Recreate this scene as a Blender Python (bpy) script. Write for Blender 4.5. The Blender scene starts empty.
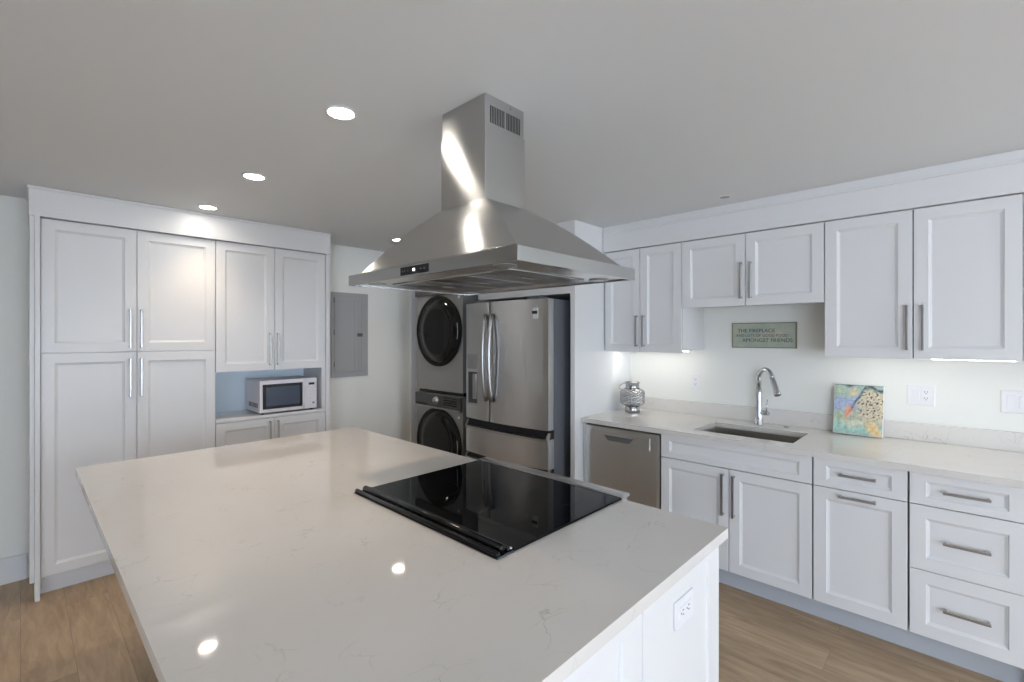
import bpy, bmesh, math, random
from mathutils import Vector, Matrix
PI = math.pi
random.seed(4)
S = bpy.context.scene
COL = S.collection

# ------------------------------------------------------------------ camera
TH = math.radians(46.35)
EYE = 1.518
cam_d = bpy.data.cameras.new('camera')
cam = bpy.data.objects.new('camera', cam_d)
COL.objects.link(cam)
cam.location = (0, 0, EYE)
cam.rotation_euler = (PI / 2, 0, -TH)
cam_d.sensor_width = 36.0
cam_d.lens = 36.0 * 469.0 / 1024.0
cam_d.shift_y = -4.0 / 1024.0
cam_d.clip_start = 0.02
S.camera = cam

# ------------------------------------------------------------------ world, exposure
S.view_settings.view_transform = 'Standard'
S.view_settings.look = 'None'
S.view_settings.gamma = 1.0
S.view_settings.use_curve_mapping = False
S.view_settings.exposure = 1.30
w = bpy.data.worlds.new('daylight')
S.world = w
w.use_nodes = True
bg = w.node_tree.nodes['Background']
bg.inputs[0].default_value = (0.72, 0.835, 1.0, 1)
bg.inputs[1].default_value = 5.2
DAY_PORTALS = [  # loc, rot, size of the window openings that let the daylight in
    ((.75, -7.24, 1.10), (-PI / 2, 0, 0), (2.3, 2.1)),
    ((-2.66, -2.75, 1.30), (0, -PI / 2, 0), (1.6, 2.9)),  # opening of the added left window
    ((3.68, -2.8, 1.55), (0, PI / 2, 0), (.9, 1.4)),
]
for i, (loc, rot, sz) in enumerate(DAY_PORTALS):
    ld = bpy.data.lights.new('window_portal', 'AREA')
    ld.shape = 'RECTANGLE'; ld.size, ld.size_y = sz
    ld.cycles.is_portal = True
    lo = bpy.data.objects.new('window_portal', ld)
    lo.location = loc; lo.rotation_euler = rot
    COL.objects.link(lo)
LAMP_COL = (1.0, 0.79, 0.58)
LAMP_W = 2.1
LAMP_EMIT = 22.0
BAR_COL = (1.0, 0.93, 0.82)

# ------------------------------------------------------------------ materials
def mat(name, base=(.8, .8, .8), rough=.5, metal=0.0, spec=.5, aniso=0.0, coat=0.0):
    m = bpy.data.materials.new(name); m.use_nodes = True
    b = m.node_tree.nodes['Principled BSDF']
    b.inputs['Base Color'].default_value = (*base, 1)
    b.inputs['Roughness'].default_value = rough
    b.inputs['Metallic'].default_value = metal
    b.inputs['Specular IOR Level'].default_value = spec
    b.inputs['Coat Weight'].default_value = coat
    if aniso:
        b.inputs['Anisotropic'].default_value = aniso; b.inputs['Anisotropic Rotation'].default_value = .25
    return m

def nt(m):
    return m.node_tree.nodes, m.node_tree.links, m.node_tree.nodes['Principled BSDF']

def add_noise_bump(m, scale=200, strength=.05, stretch=None, rough_var=0.0):
    n, l, b = nt(m)
    tc = n.new('ShaderNodeTexCoord'); mp = n.new('ShaderNodeMapping')
    if stretch: mp.inputs['Scale'].default_value = stretch
    nz = n.new('ShaderNodeTexNoise'); nz.inputs['Scale'].default_value = scale; nz.inputs['Detail'].default_value = 3
    bp = n.new('ShaderNodeBump'); bp.inputs['Strength'].default_value = strength; bp.inputs['Distance'].default_value = .002
    l.new(tc.outputs['Object'], mp.inputs[0]); l.new(mp.outputs[0], nz.inputs[0])
    l.new(nz.outputs['Fac'], bp.inputs['Height']); l.new(bp.outputs[0], b.inputs['Normal'])
    if rough_var:
        mr = n.new('ShaderNodeMapRange')
        r = b.inputs['Roughness'].default_value
        mr.inputs['To Min'].default_value = r - rough_var; mr.inputs['To Max'].default_value = r + rough_var
        l.new(nz.outputs['Fac'], mr.inputs[0]); l.new(mr.outputs[0], b.inputs['Roughness'])
    return m

def brushed(name, base, rough=.28, aniso=.75, stretch=(1, 1, 300), uv=False):
    m = mat(name, base, rough, 1.0, aniso=aniso)
    n, l, b = nt(m)
    tg = n.new('ShaderNodeTangent'); tg.direction_type = 'UV_MAP' if uv else 'RADIAL'; tg.axis = 'Z'
    if uv: tg.uv_map = 'brush'
    l.new(tg.outputs[0], b.inputs['Tangent'])
    tc = n.new('ShaderNodeTexCoord'); mp = n.new('ShaderNodeMapping'); mp.inputs['Scale'].default_value = stretch
    nz = n.new('ShaderNodeTexNoise'); nz.inputs['Scale'].default_value = 3; nz.inputs['Detail'].default_value = 2
    mr = n.new('ShaderNodeMapRange'); mr.inputs['To Min'].default_value = rough - .05; mr.inputs['To Max'].default_value = rough + .05
    l.new(tc.outputs['Object'], mp.inputs[0]); l.new(mp.outputs[0], nz.inputs[0]); l.new(nz.outputs['Fac'], mr.inputs[0])
    l.new(mr.outputs[0], b.inputs['Roughness'])
    return m

def emit(name, col, strength):
    m = bpy.data.materials.new(name); m.use_nodes = True
    b = m.node_tree.nodes['Principled BSDF']
    b.inputs['Base Color'].default_value = (*col, 1)
    b.inputs['Emission Color'].default_value = (*col, 1)
    b.inputs['Emission Strength'].default_value = strength
    return m

M = {}
M['wall'] = add_noise_bump(mat('wall_paint', (.85, .855, .815), .6), 120, .03)
M['wall_dark'] = add_noise_bump(mat('dimmed_wall_paint', (.36, .35, .33), .6), 120, .03)  # unseen left wall, darkened to dim steel reflections and bounced light
M['ceiling'] = add_noise_bump(mat('ceiling_paint', (.78, .80, .81), .8), 90, .04)
M['blue'] = mat('pale_blue_paint', (.78, .88, .96), .6)
M['white'] = add_noise_bump(mat('white_lacquer', (.80, .80, .80), .34), 60, .008)
M['trim'] = mat('white_trim', (.78, .79, .80), .4)
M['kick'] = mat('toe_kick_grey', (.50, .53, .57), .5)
M['dark'] = mat('shadow_gap_black', (.012, .012, .014), .6)
M['steel'] = brushed('brushed_stainless', (.52, .515, .505), .24, 1.0)
M['steel_c'] = brushed('brushed_stainless_canopy', (.54, .535, .525), .25, 1.0, uv=True)
M['steel_r'] = brushed('polished_rim_stainless', (.46, .457, .45), .19, .7)
M['steel_f'] = brushed('fridge_stainless', (.53, .53, .525), .30, .8, (1, 1, 300))
M['steel_dw'] = brushed('dishwasher_stainless', (.66, .66, .65), .30, .9)
M['nickel'] = mat('brushed_nickel', (.42, .415, .41), .28, 1.0)
M['chrome'] = mat('chrome', (.62, .63, .65), .10, 1.0)
M['sinksteel'] = mat('sink_steel', (.60, .57, .52), .35, 1.0)
M['fridge_side'] = mat('fridge_side_grey', (.13, .137, .155), .5)
M['washer'] = mat('graphite_enamel', (.30, .30, .295), .35, .4)
M['washer_panel'] = mat('dark_graphite_panel', (.07, .07, .072), .30, .3)
M['blackgl'] = mat('black_glass', (.003, .003, .0034), .03, 0, .13)
M['ring'] = mat('door_ring_black', (.006, .006, .006), .55, 0, .2)
M['doorgl'] = mat('smoked_door_glass', (.007, .007, .007), .10, 0, .3)
M['blackpl'] = mat('black_plastic', (.006, .006, .0065), .18, 0, .35)
M['panel'] = mat('panel_grey_enamel', (.38, .385, .39), .45)
M['panel_d'] = mat('panel_grey_dark', (.12, .12, .125), .45)
M['mwwhite'] = mat('microwave_white', (.78, .76, .80), .35)
M['mwglass'] = mat('microwave_window', (.028, .048, .085), .08, 0, .6)
M['plate'] = mat('outlet_white', (.84, .84, .86), .35)
M['slotgrey'] = mat('outlet_slot', (.12, .12, .13), .6)
M['lens_off'] = mat('downlight_off', (.33, .33, .33), .3)
M['lens_on'] = emit('downlight_lens', (1.0, .93, .82), LAMP_EMIT)
M['bar_on'] = emit('light_bar_lens', (1.0, .97, .90), 8.5)
M['display'] = emit('display_digits', (.9, .95, 1.0), 1.6)
M['ink'] = mat('sign_ink', (.05, .055, .06), .7)
M['silver'] = mat('hammered_silver', (.42, .42, .42), .22, 1.0)
M['sticker'] = mat('sticker_paper', (.78, .78, .76), .5)
M['frame_grey'] = mat('dispenser_grey_plastic', (.40, .40, .41), .4)
M['brass'] = mat('drain_metal', (.55, .47, .34), .25, 1.0)

def quartz(name):
    m = mat(name, (.74, .725, .70), .05, 0, .5)
    n, l, b = nt(m)
    tc = n.new('ShaderNodeTexCoord')
    mp = n.new('ShaderNodeMapping'); mp.inputs['Rotation'].default_value = (0, 0, .6)
    mp.inputs['Scale'].default_value = (1, 1.7, 1)
    l.new(tc.outputs['Object'], mp.inputs[0])
    warp = n.new('ShaderNodeTexNoise'); warp.inputs['Scale'].default_value = 5; warp.inputs['Detail'].default_value = 5
    l.new(mp.outputs[0], warp.inputs[0])
    mix = n.new('ShaderNodeVectorMath'); mix.operation = 'MULTIPLY_ADD'
    mix.inputs[1].default_value = (.22, .22, .22)
    l.new(warp.outputs['Color'], mix.inputs[0]); l.new(mp.outputs[0], mix.inputs[2])
    v = n.new('ShaderNodeTexVoronoi'); v.feature = 'DISTANCE_TO_EDGE'; v.inputs['Scale'].default_value = 8.5
    l.new(mix.outputs[0], v.inputs[0])
    r1 = n.new('ShaderNodeMapRange'); r1.inputs['From Min'].default_value = 0; r1.inputs['From Max'].default_value = .020
    r1.inputs['To Min'].default_value = 1; r1.inputs['To Max'].default_value = 0
    l.new(v.outputs['Distance'], r1.inputs[0])
    br = n.new('ShaderNodeTexNoise'); br.inputs['Scale'].default_value = 9; br.inputs['Detail'].default_value = 4
    l.new(tc.outputs['Object'], br.inputs[0])
    r2 = n.new('ShaderNodeMapRange'); r2.inputs['From Min'].default_value = .50; r2.inputs['From Max'].default_value = .68
    l.new(br.outputs['Fac'], r2.inputs[0])
    mu = n.new('ShaderNodeMath'); mu.operation = 'MULTIPLY'
    l.new(r1.outputs[0], mu.inputs[0]); l.new(r2.outputs[0], mu.inputs[1])
    mu2 = n.new('ShaderNodeMath'); mu2.operation = 'MULTIPLY'; mu2.inputs[1].default_value = .48
    l.new(mu.outputs[0], mu2.inputs[0])
    cl = n.new('ShaderNodeTexNoise'); cl.inputs['Scale'].default_value = 3; cl.inputs['Detail'].default_value = 4
    l.new(tc.outputs['Object'], cl.inputs[0])
    c0 = n.new('ShaderNodeMix'); c0.data_type = 'RGBA'
    c0.inputs['A'].default_value = (.72, .69, .65, 1); c0.inputs['B'].default_value = (.79, .765, .73, 1)
    l.new(cl.outputs['Fac'], c0.inputs['Factor'])
    c1 = n.new('ShaderNodeMix'); c1.data_type = 'RGBA'; c1.inputs['B'].default_value = (.36, .34, .31, 1)
    l.new(c0.outputs['Result'], c1.inputs['A']); l.new(mu2.outputs[0], c1.inputs['Factor'])
    l.new(c1.outputs['Result'], b.inputs['Base Color'])
    return m
M['quartz'] = quartz('white_veined_quartz')

def wood_floor():
    m = mat('oak_plank_floor', (.4, .3, .2), .35, 0, .35)
    n, l, b = nt(m)
    tc = n.new('ShaderNodeTexCoord')
    mp = n.new('ShaderNodeMapping'); mp.inputs['Rotation'].default_value = (0, 0, PI / 2)
    l.new(tc.outputs['Object'], mp.inputs[0])
    bk = n.new('ShaderNodeTexBrick')
    bk.inputs['Scale'].default_value = 1; bk.inputs['Brick Width'].default_value = 1.22; bk.inputs['Row Height'].default_value = .18
    bk.inputs['Mortar Size'].default_value = .0008; bk.inputs['Mortar Smooth'].default_value = .2
    bk.offset = .37
    bk.inputs['Color1'].default_value = (0, 0, 0, 1); bk.inputs['Color2'].default_value = (1, 1, 1, 1); bk.inputs['Mortar'].default_value = (.5, .5, .5, 1)
    l.new(mp.outputs[0], bk.inputs[0])
    g = n.new('ShaderNodeMapping'); g.inputs['Scale'].default_value = (11, 1.6, 1)
    l.new(tc.outputs['Object'], g.inputs[0])
    off = n.new('ShaderNodeVectorMath'); off.operation = 'MULTIPLY_ADD'; off.inputs[1].default_value = (7, 9, 3)
    l.new(bk.outputs['Color'], off.inputs[0]); l.new(g.outputs[0], off.inputs[2])
    gn = n.new('ShaderNodeTexNoise'); gn.inputs['Scale'].default_value = 2.2; gn.inputs['Detail'].default_value = 7; gn.inputs['Roughness'].default_value = .6
    gn.inputs['Distortion'].default_value = .6
    l.new(off.outputs[0], gn.inputs[0])
    cr = n.new('ShaderNodeValToRGB')
    cr.color_ramp.elements[0].position = .28; cr.color_ramp.elements[0].color = (.34, .23, .14, 1)
    cr.color_ramp.elements[1].position = .72; cr.color_ramp.elements[1].color = (.57, .42, .27, 1)
    e = cr.color_ramp.elements.new(.5); e.color = (.455, .325, .205, 1)
    l.new(gn.outputs['Fac'], cr.inputs[0])
    tone = n.new('ShaderNodeMix'); tone.data_type = 'RGBA'; tone.blend_type = 'MULTIPLY'
    mr = n.new('ShaderNodeMapRange'); mr.inputs['To Min'].default_value = .9; mr.inputs['To Max'].default_value = 1.1
    l.new(bk.outputs['Color'], mr.inputs[0])
    tone.inputs['Factor'].default_value = 1
    l.new(cr.outputs[0], tone.inputs['A']); l.new(mr.outputs[0], tone.inputs['B'])
    gap = n.new('ShaderNodeMix'); gap.data_type = 'RGBA'; gap.inputs['B'].default_value = (.24, .17, .11, 1)
    l.new(tone.outputs['Result'], gap.inputs['A']); l.new(bk.outputs['Fac'], gap.inputs['Factor'])
    l.new(gap.outputs['Result'], b.inputs['Base Color'])
    bp = n.new('ShaderNodeBump'); bp.inputs['Strength'].default_value = .08; bp.inputs['Distance'].default_value = .002
    l.new(gn.outputs['Fac'], bp.inputs['Height']); l.new(bp.outputs[0], b.inputs['Normal'])
    return m
M['floor'] = wood_floor()

def vcol(name, rough=.5):
    m = mat(name, (1, 1, 1), rough)
    n, l, b = nt(m)
    a = n.new('ShaderNodeVertexColor'); a.layer_name = 'paint'
    l.new(a.outputs['Color'], b.inputs['Base Color'])
    return m
M['paint'] = vcol('canvas_paint', .55)

def sign_mat():
    m = mat('sage_sign_paint', (.3, .36, .32), .6)
    n, l, b = nt(m)
    tc = n.new('ShaderNodeTexCoord'); nz = n.new('ShaderNodeTexNoise'); nz.inputs['Scale'].default_value = 14; nz.inputs['Detail'].default_value = 5
    cr = n.new('ShaderNodeValToRGB')
    cr.color_ramp.elements[0].position = .35; cr.color_ramp.elements[0].color = (.36, .43, .38, 1)
    cr.color_ramp.elements[1].position = .7; cr.color_ramp.elements[1].color = (.50, .50, .38, 1)
    l.new(tc.outputs['Object'], nz.inputs[0]); l.new(nz.outputs['Fac'], cr.inputs[0]); l.new(cr.outputs[0], b.inputs['Base Color'])
    return m
M['sign'] = sign_mat()
M['signframe'] = mat('sign_edge_brown', (.26, .24, .16), .6)

# ------------------------------------------------------------------ mesh helpers
class MB:
    def __init__(s): s.bm = bmesh.new()
    def box(s, x0, x1, y0, y1, z0, z1, bev=0.0, seg=2, smooth=False):
        r = bmesh.ops.create_cube(s.bm, size=1.0)
        for v in r['verts']:
            v.co = Vector(((x0 + x1) / 2 + v.co.x * (x1 - x0), (y0 + y1) / 2 + v.co.y * (y1 - y0), (z0 + z1) / 2 + v.co.z * (z1 - z0)))
        if bev:
            es = list({e for v in r['verts'] for e in v.link_edges})
            q = bmesh.ops.bevel(s.bm, geom=es, offset=bev, segments=seg, affect='EDGES', profile=.5)
            if smooth:
                for f in q['faces']: f.smooth = True
        return s
    def poly(s, cos):
        return s.bm.faces.new([s.bm.verts.new(c) for c in cos])
    def prism(s, pts, axis, a, b, smooth=False):
        """2-D polygon swept between a and b along axis."""
        def P(p, t):
            return {'x': (t, p[0], p[1]), 'y': (p[0], t, p[1]), 'z': (p[0], p[1], t)}[axis]
        A = [s.bm.verts.new(P(p, a)) for p in pts]; B = [s.bm.verts.new(P(p, b)) for p in pts]
        n = len(pts)
        s.bm.faces.new(A); s.bm.faces.new(list(reversed(B)))
        for i in range(n):
            f = s.bm.faces.new((A[i], B[i], B[(i + 1) % n], A[(i + 1) % n])); f.smooth = smooth
        return s
    def lathe(s, prof, c=(0, 0, 0), n=32, axis='z', smooth=True, fn=None):
        """profile [(r, h)] about axis through c; fn(r, h, ang) may change r."""
        rings = []
        for r, h in prof:
            ring = []
            for k in range(n):
                a = 2 * PI * k / n
                rr = fn(r, h, a) if fn else r
                u, v = rr * math.cos(a), rr * math.sin(a)
                p = {'z': (u, v, h), 'y': (u, h, v), 'x': (h, u, v)}[axis]
                ring.append(s.bm.verts.new((p[0] + c[0], p[1] + c[1], p[2] + c[2])))
            rings.append(ring)
        for i in range(len(rings) - 1):
            for k in range(n):
                f = s.bm.faces.new((rings[i][k], rings[i][(k + 1) % n], rings[i + 1][(k + 1) % n], rings[i + 1][k])); f.smooth = smooth
        for ring in (rings[0], rings[-1]):
            try: s.bm.faces.new(ring)
            except Exception: pass
        return s
    def cyl(s, c, r, h0, h1, axis='z', n=24, bev=.0):
        b = min(bev, r * .4)
        prof = [(r, h0), (r, h1)] if not b else [(r - b, h0), (r, h0 + (b if h1 > h0 else -b)), (r, h1 - (b if h1 > h0 else -b)), (r - b, h1)]
        return s.lathe(prof, c, n, axis)
    def tube(s, pts, r, n=12, r_end=None):
        pts = [Vector(p) for p in pts]; rings = []
        N = len(pts)
        ref = None
        for i, p in enumerate(pts):
            t = (pts[min(i + 1, N - 1)] - pts[max(i - 1, 0)]).normalized()
            if ref is None:
                ref = Vector((0, 0, 1)) if abs(t.z) < .9 else Vector((0, 1, 0))
            u = t.cross(ref).normalized(); v = u.cross(t).normalized(); ref = v
            if isinstance(r, (list, tuple)): rr = r[i]
            else: rr = r if r_end is None else r + (r_end - r) * i / (N - 1)
            rings.append([s.bm.verts.new(p + rr * (math.cos(2 * PI * k / n) * u + math.sin(2 * PI * k / n) * v)) for k in range(n)])
        for i in range(N - 1):
            for k in range(n):
                f = s.bm.faces.new((rings[i][k], rings[i][(k + 1) % n], rings[i + 1][(k + 1) % n], rings[i + 1][k])); f.smooth = True
        s.bm.faces.new(rings[0]); s.bm.faces.new(list(reversed(rings[-1])))
        return s
    def slab(s, xs, ys, z0, z1, keep):
        """grid slab with cells left out: one welded mesh, no inner seams."""
        vt, vb = {}, {}
        def V(d, i, j, z):
            if (i, j) not in d: d[(i, j)] = s.bm.verts.new((xs[i], ys[j], z))
            return d[(i, j)]
        K = lambda i, j: 0 <= i < len(xs) - 1 and 0 <= j < len(ys) - 1 and keep(i, j)
        for i in range(len(xs) - 1):
            for j in range(len(ys) - 1):
                if not K(i, j): continue
                q = [(i, j), (i + 1, j), (i + 1, j + 1), (i, j + 1)]
                s.bm.faces.new([V(vt, a, b, z1) for a, b in q])
                s.bm.faces.new([V(vb, a, b, z0) for a, b in reversed(q)])
                for (a, b), (c, d), (di, dj) in ((q[0], q[1], (0, -1)), (q[1], q[2], (1, 0)), (q[2], q[3], (0, 1)), (q[3], q[0], (-1, 0))):
                    if not K(i + di, j + dj):
                        s.bm.faces.new((V(vt, a, b, z1), V(vb, a, b, z0), V(vb, c, d, z0), V(vt, c, d, z1)))
        return s
    def door(s, x0, x1, z0, z1, yf, t=.019, st=.058, bv=.016, dp=.010, rail=None):
        """frame-and-panel front facing -y, front plane at yf, sloped profile, flat centre."""
        rz = rail if rail is not None else st
        e = .0015
        def ring(ix, iz, y):
            return [s.bm.verts.new(c) for c in ((x0 + ix, y, z0 + iz), (x1 - ix, y, z0 + iz), (x1 - ix, y, z1 - iz), (x0 + ix, y, z1 - iz))]
        R = [ring(0, 0, yf + t), ring(0, 0, yf + e), ring(e, e, yf), ring(st, rz, yf), ring(st + .003, rz + .003, yf + .004),
             ring(st + bv - .002, rz + bv - .002, yf + dp), ring(st + bv, rz + bv, yf + dp)]
        for a, b in zip(R[:-1], R[1:]):
            for k in range(4):
                s.bm.faces.new((a[k], a[(k + 1) % 4], b[(k + 1) % 4], b[k]))
        s.bm.faces.new(R[-1]); s.bm.faces.new(list(reversed(R[0])))
        return s
    def build(s, name, m, parent=None):
        bmesh.ops.recalc_face_normals(s.bm, faces=s.bm.faces)
        me = bpy.data.meshes.new(name); s.bm.to_mesh(me); s.bm.free()
        me.materials.append(M[m] if isinstance(m, str) else m)
        o = bpy.data.objects.new(name, me); COL.objects.link(o)
        if parent is not None: o.parent = parent
        return o

def tag(o, label, cat, group=None):
    o['label'] = label; o['category'] = cat
    if group: o['group'] = group
    return o
def thing(name, label, cat, loc=(0, 0, 0), rz=0, group=None):
    o = bpy.data.objects.new(name, None); COL.objects.link(o)
    o.empty_display_size = .1
    o.location = loc; o.rotation_euler = (0, 0, rz)
    return tag(o, label, cat, group)
def struct(name, mb, m):
    o = mb.build(name, m); o['kind'] = 'structure'; return o
RW = -PI / 2            # things on the right wall: local -y faces the room (-x), local x runs to world -y

HM = {}
def handle(parent, p, length, vertical, m='nickel'):
    """slim bar pull on two posts, shared mesh; p = centre on the front plane (local)."""
    k = (round(length, 3), vertical, m)
    if k not in HM:
        b = MB(); L = length / 2
        if vertical:
            b.box(-.006, .006, -.034, -.023, -L, L, .002)
            for zz in (-L + .008, L - .008): b.box(-.005, .005, -.026, .0, zz - .005, zz + .005)
        else:
            b.box(-L, L, -.034, -.023, -.006, .006, .002)
            for xx in (-L + .008, L - .008): b.box(xx - .005, xx + .005, -.026, .0, -.005, .005)
        o = b.build('handle', m, parent); HM[k] = o.data
    else:
        o = bpy.data.objects.new('handle', HM[k]); COL.objects.link(o); o.parent = parent
    o.location = p
    return o
def front(root, name, x0, x1, z0, z1, yf, hp=None, hl=.25, vert=True, **kw):
    d = MB().door(x0, x1, z0, z1, yf, **kw).build(name, 'white', root)
    if hp: handle(d, (hp[0], yf, hp[1]), hl, vert)
    return d
def text(parent, name, body, size, loc, rot, m, ext=.0004):
    c = bpy.data.curves.new(name, 'FONT'); c.body = body; c.size = size; c.extrude = ext
    c.align_x = 'CENTER'; c.align_y = 'CENTER'
    c.materials.append(M[m])
    tmp = bpy.data.objects.new(name + '_curve', c); COL.objects.link(tmp)
    dg = bpy.context.evaluated_depsgraph_get(); dg.update()
    me = bpy.data.meshes.new_from_object(tmp.evaluated_get(dg))
    bpy.data.objects.remove(tmp); bpy.data.curves.remove(c)
    me.name = name
    o = bpy.data.objects.new(name, me); COL.objects.link(o); o.parent = parent
    o.location = loc; o.rotation_euler = rot
    return o

# ------------------------------------------------------------------ room shell
CEIL = 2.388
XL, XR, YF, YB = -2.6, 3.63, -7.2, 4.25
struct('floor', MB().box(XL - .1, XR + .1, YF - .1, YB + .1, -.06, 0), 'floor')
struct('ceiling', MB().box(XL - .1, XR + .1, YF - .1, YB + .1, CEIL, CEIL + .08), 'ceiling')
struct('wall_back', MB().box(XL - .1, XR + .1, YB, YB + .1, 0, CEIL), 'wall')
def wall_with_hole(name, axis, p0, p1, a0, a1, h, m_='wall'):
    """wall slab p0..p1 thick, a0..a1 long, opening h=(lo, hi, zlo, zhi)."""
    b = MB(); lo, hi, zl, zh = h
    for (s0, s1, z0, z1) in ((a0, lo, 0, CEIL), (hi, a1, 0, CEIL), (lo, hi, 0, zl), (lo, hi, zh, CEIL)):
        if s1 - s0 < 1e-4 or z1 - z0 < 1e-4: continue
        if axis == 'x': b.box(s0, s1, p0, p1, z0, z1)
        else: b.box(p0, p1, s0, s1, z0, z1)
    struct(name, b, m_)
wall_with_hole('wall_right', 'y', XR, XR + .1, YF, YB, (-3.5, -2.1, 1.1, 2.0))
wall_with_hole('wall_front', 'x', YF - .1, YF, XL, XR, (-.4, 1.9, 0.03, 2.12))
wall_with_hole('wall_left', 'y', XL - .1, XL, YF, YB, (-4.2, -1.3, .5, 2.1), 'wall_dark')  # unseen wall kept dark to cut bounce; opening for the added window
def window(name, axis, p, lo, hi, zl, zh, nm):
    b = MB(); t = .045
    def bar(a0, a1, z0, z1):
        if axis == 'x': b.box(a0, a1, p - .03, p + .03, z0, z1, .004)
        else: b.box(p - .03, p + .03, a0, a1, z0, z1, .004)
    bar(lo, hi, zl, zl + t); bar(lo, hi, zh - t, zh); bar(lo, lo + t, zl, zh); bar(hi - t, hi, zl, zh)
    for k in range(1, nm):
        c = lo + (hi - lo) * k / nm; bar(c - t / 2, c + t / 2, zl, zh)
    struct(name, b, 'trim')
window('door_1', 'x', YF - .05, -.4, 1.9, .03, 2.12, 2)
window('window_1', 'y', XR + .05, -3.5, -2.1, 1.1, 2.0, 2)
window('added_window', 'y', XL - .05, -4.2, -1.3, .5, 2.1, 2)  # unseen window added to throw more daylight on the right-hand cabinets
struct('baseboard_back', MB().box(XL, .03, YB - .015, YB, 0, .16, .003), 'trim')
struct('trim_1', MB().box(2.875, 2.945, YB - .02, YB, 0, CEIL - .003, .003), 'trim')      # casing beside the laundry
# fascia and crown bead above the cabinets
b = MB().box(.033, 1.806, 3.838, 4.248, 2.216, CEIL - .001)
b.box(.026, 1.810, 3.832, 4.248, CEIL - .018, CEIL - .001, .004)
struct('trim_2', b, 'white')
b = MB().box(3.200, XR - .001, -.46, 2.05, 2.190, CEIL - .001)
b.box(3.190, 3.21, -.46, 2.05, 2.328, 2.343, .004)
struct('trim_3', b, 'white')

# ------------------------------------------------------------------ left run of cabinets (faces -y)
YD = 3.87
pan = thing('pantry_cabinet', 'tall white pantry cabinet with four panelled doors beside the hallway', 'cabinet', (0, 0, 0))
MB().box(.080, .968, YD + .021, YB - .002, .11, 2.213).build('body', 'white', pan)
MB().box(.080, .968, YD + .06, YD + .075, 0, .11).build('toe_kick', 'trim', pan)
b = MB().box(.056, .0785, YD - .045, YB - .018, 0, 2.214, .001)
b.box(.036, .0555, YD - .030, YB - .018, .108, 2.214, .001)
b.build('end_panel', 'white', pan)
HV = .25
front(pan, 'door', .082, .5215, 1.4245, 2.211, YD, (.487, 1.573), HV)
front(pan, 'door', .5245, .967, 1.4245, 2.211, YD, (.544, 1.573), HV)
front(pan, 'door', .082, .5215, .115, 1.4205, YD, (.487, 1.256), HV)
front(pan, 'door', .5245, .967, .115, 1.4205, YD, (.544, 1.256), HV)

hut = thing('wall_cabinet', 'white two-door cabinet mounted above the microwave nook', 'cabinet')
MB().box(.970, 1.775, YD + .021, YB - .002, 1.264, 2.213).build('body', 'white', hut)
front(hut, 'door', .9715, 1.3705, 1.262, 2.211, YD, (1.334, 1.425), HV)
front(hut, 'door', 1.3735, 1.774, 1.262, 2.211, YD, (1.392, 1.425), HV)

nook = thing('base_cabinet', 'white low cabinet whose top shelf carries the microwave', 'cabinet')
MB().box(.970, 1.775, YD + .021, YB - .002, .11, .893).build('body', 'white', nook)
MB().box(.970, 1.775, YD - .002, YB - .002, .8945, .918, .002).build('top_shelf', 'white', nook)
MB().box(.970, 1.775, YD + .06, YD + .075, 0, .11).build('toe_kick', 'trim', nook)
MB().box(.970, 1.745, YB - .012, YB - .002, .919, 1.262).build('back_panel', 'blue', nook)
front(nook, 'door', .9715, 1.3705, .115, .890, YD, (1.334, .745), HV)
front(nook, 'door', 1.3735, 1.774, .115, .890, YD, (1.392, .745), HV)
MB().box(1.745, 1.775, YD + .002, YB - .002, .919, 1.2625).build('nook_side', 'white', nook)
ep = MB().box(1.777, 1.804, YD - .012, YB - .002, 0, 2.214, .001).build('end_panel', 'white')
tag(ep, 'full-height white end panel between microwave nook and electrical panel', 'panel')

# ------------------------------------------------------------------ microwave
mw = thing('microwave', 'small white microwave with dark window in the nook', 'microwave', (1.265, 3.872, .9185))
W_, D_, H_ = .440, .325, .262
MB().box(0, W_, .018, D_, .012, H_, .006).build('body', 'mwwhite', mw)
d = MB().box(0, .335, 0, .0175, .012, H_, .004).build('door', 'mwwhite', mw)
gb = MB().box(.020, .322, -.0015, .004, .040, H_ - .030, .001).build('window_border', 'blackpl', d)
MB().box(.045, .300, -.0025, .003, .062, H_ - .052, .001).build('window', 'mwglass', d)
cp = MB().box(.337, W_, 0, .0175, .012, H_, .004).build('control_panel', 'mwwhite', mw)
MB().box(.372, .418, -.0012, .002, H_ - .055, H_ - .037).build('display', 'blackpl', cp)
bt = MB()
for r in range(5):
    for c in range(3): bt.box(.364 + c * .024, .380 + c * .024, -.0012, .002, .050 + r * .028, .066 + r * .028, .0008)
bt.build('button', M['plate'], cp)
MB().box(.402, .420, -.002, .002, .052, .064, .0006).build('start_button', 'slotgrey', cp)
v = MB()
for k in range(7): v.box(-.001, .003, .05 + k * .03, .068 + k * .03, .05, .085)
v.build('side_vent', 'slotgrey', mw)
for x in (.03, W_ - .03):
    for y in (.04, D_ - .03): MB().cyl((x, y, 0), .012, 0, .013, 'z', 12).build('foot', 'blackpl', mw)
MB().box(.004, W_ - .004, .012, D_ - .01, .0085, .0118).build('base_plate', 'blackpl', mw)

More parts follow.
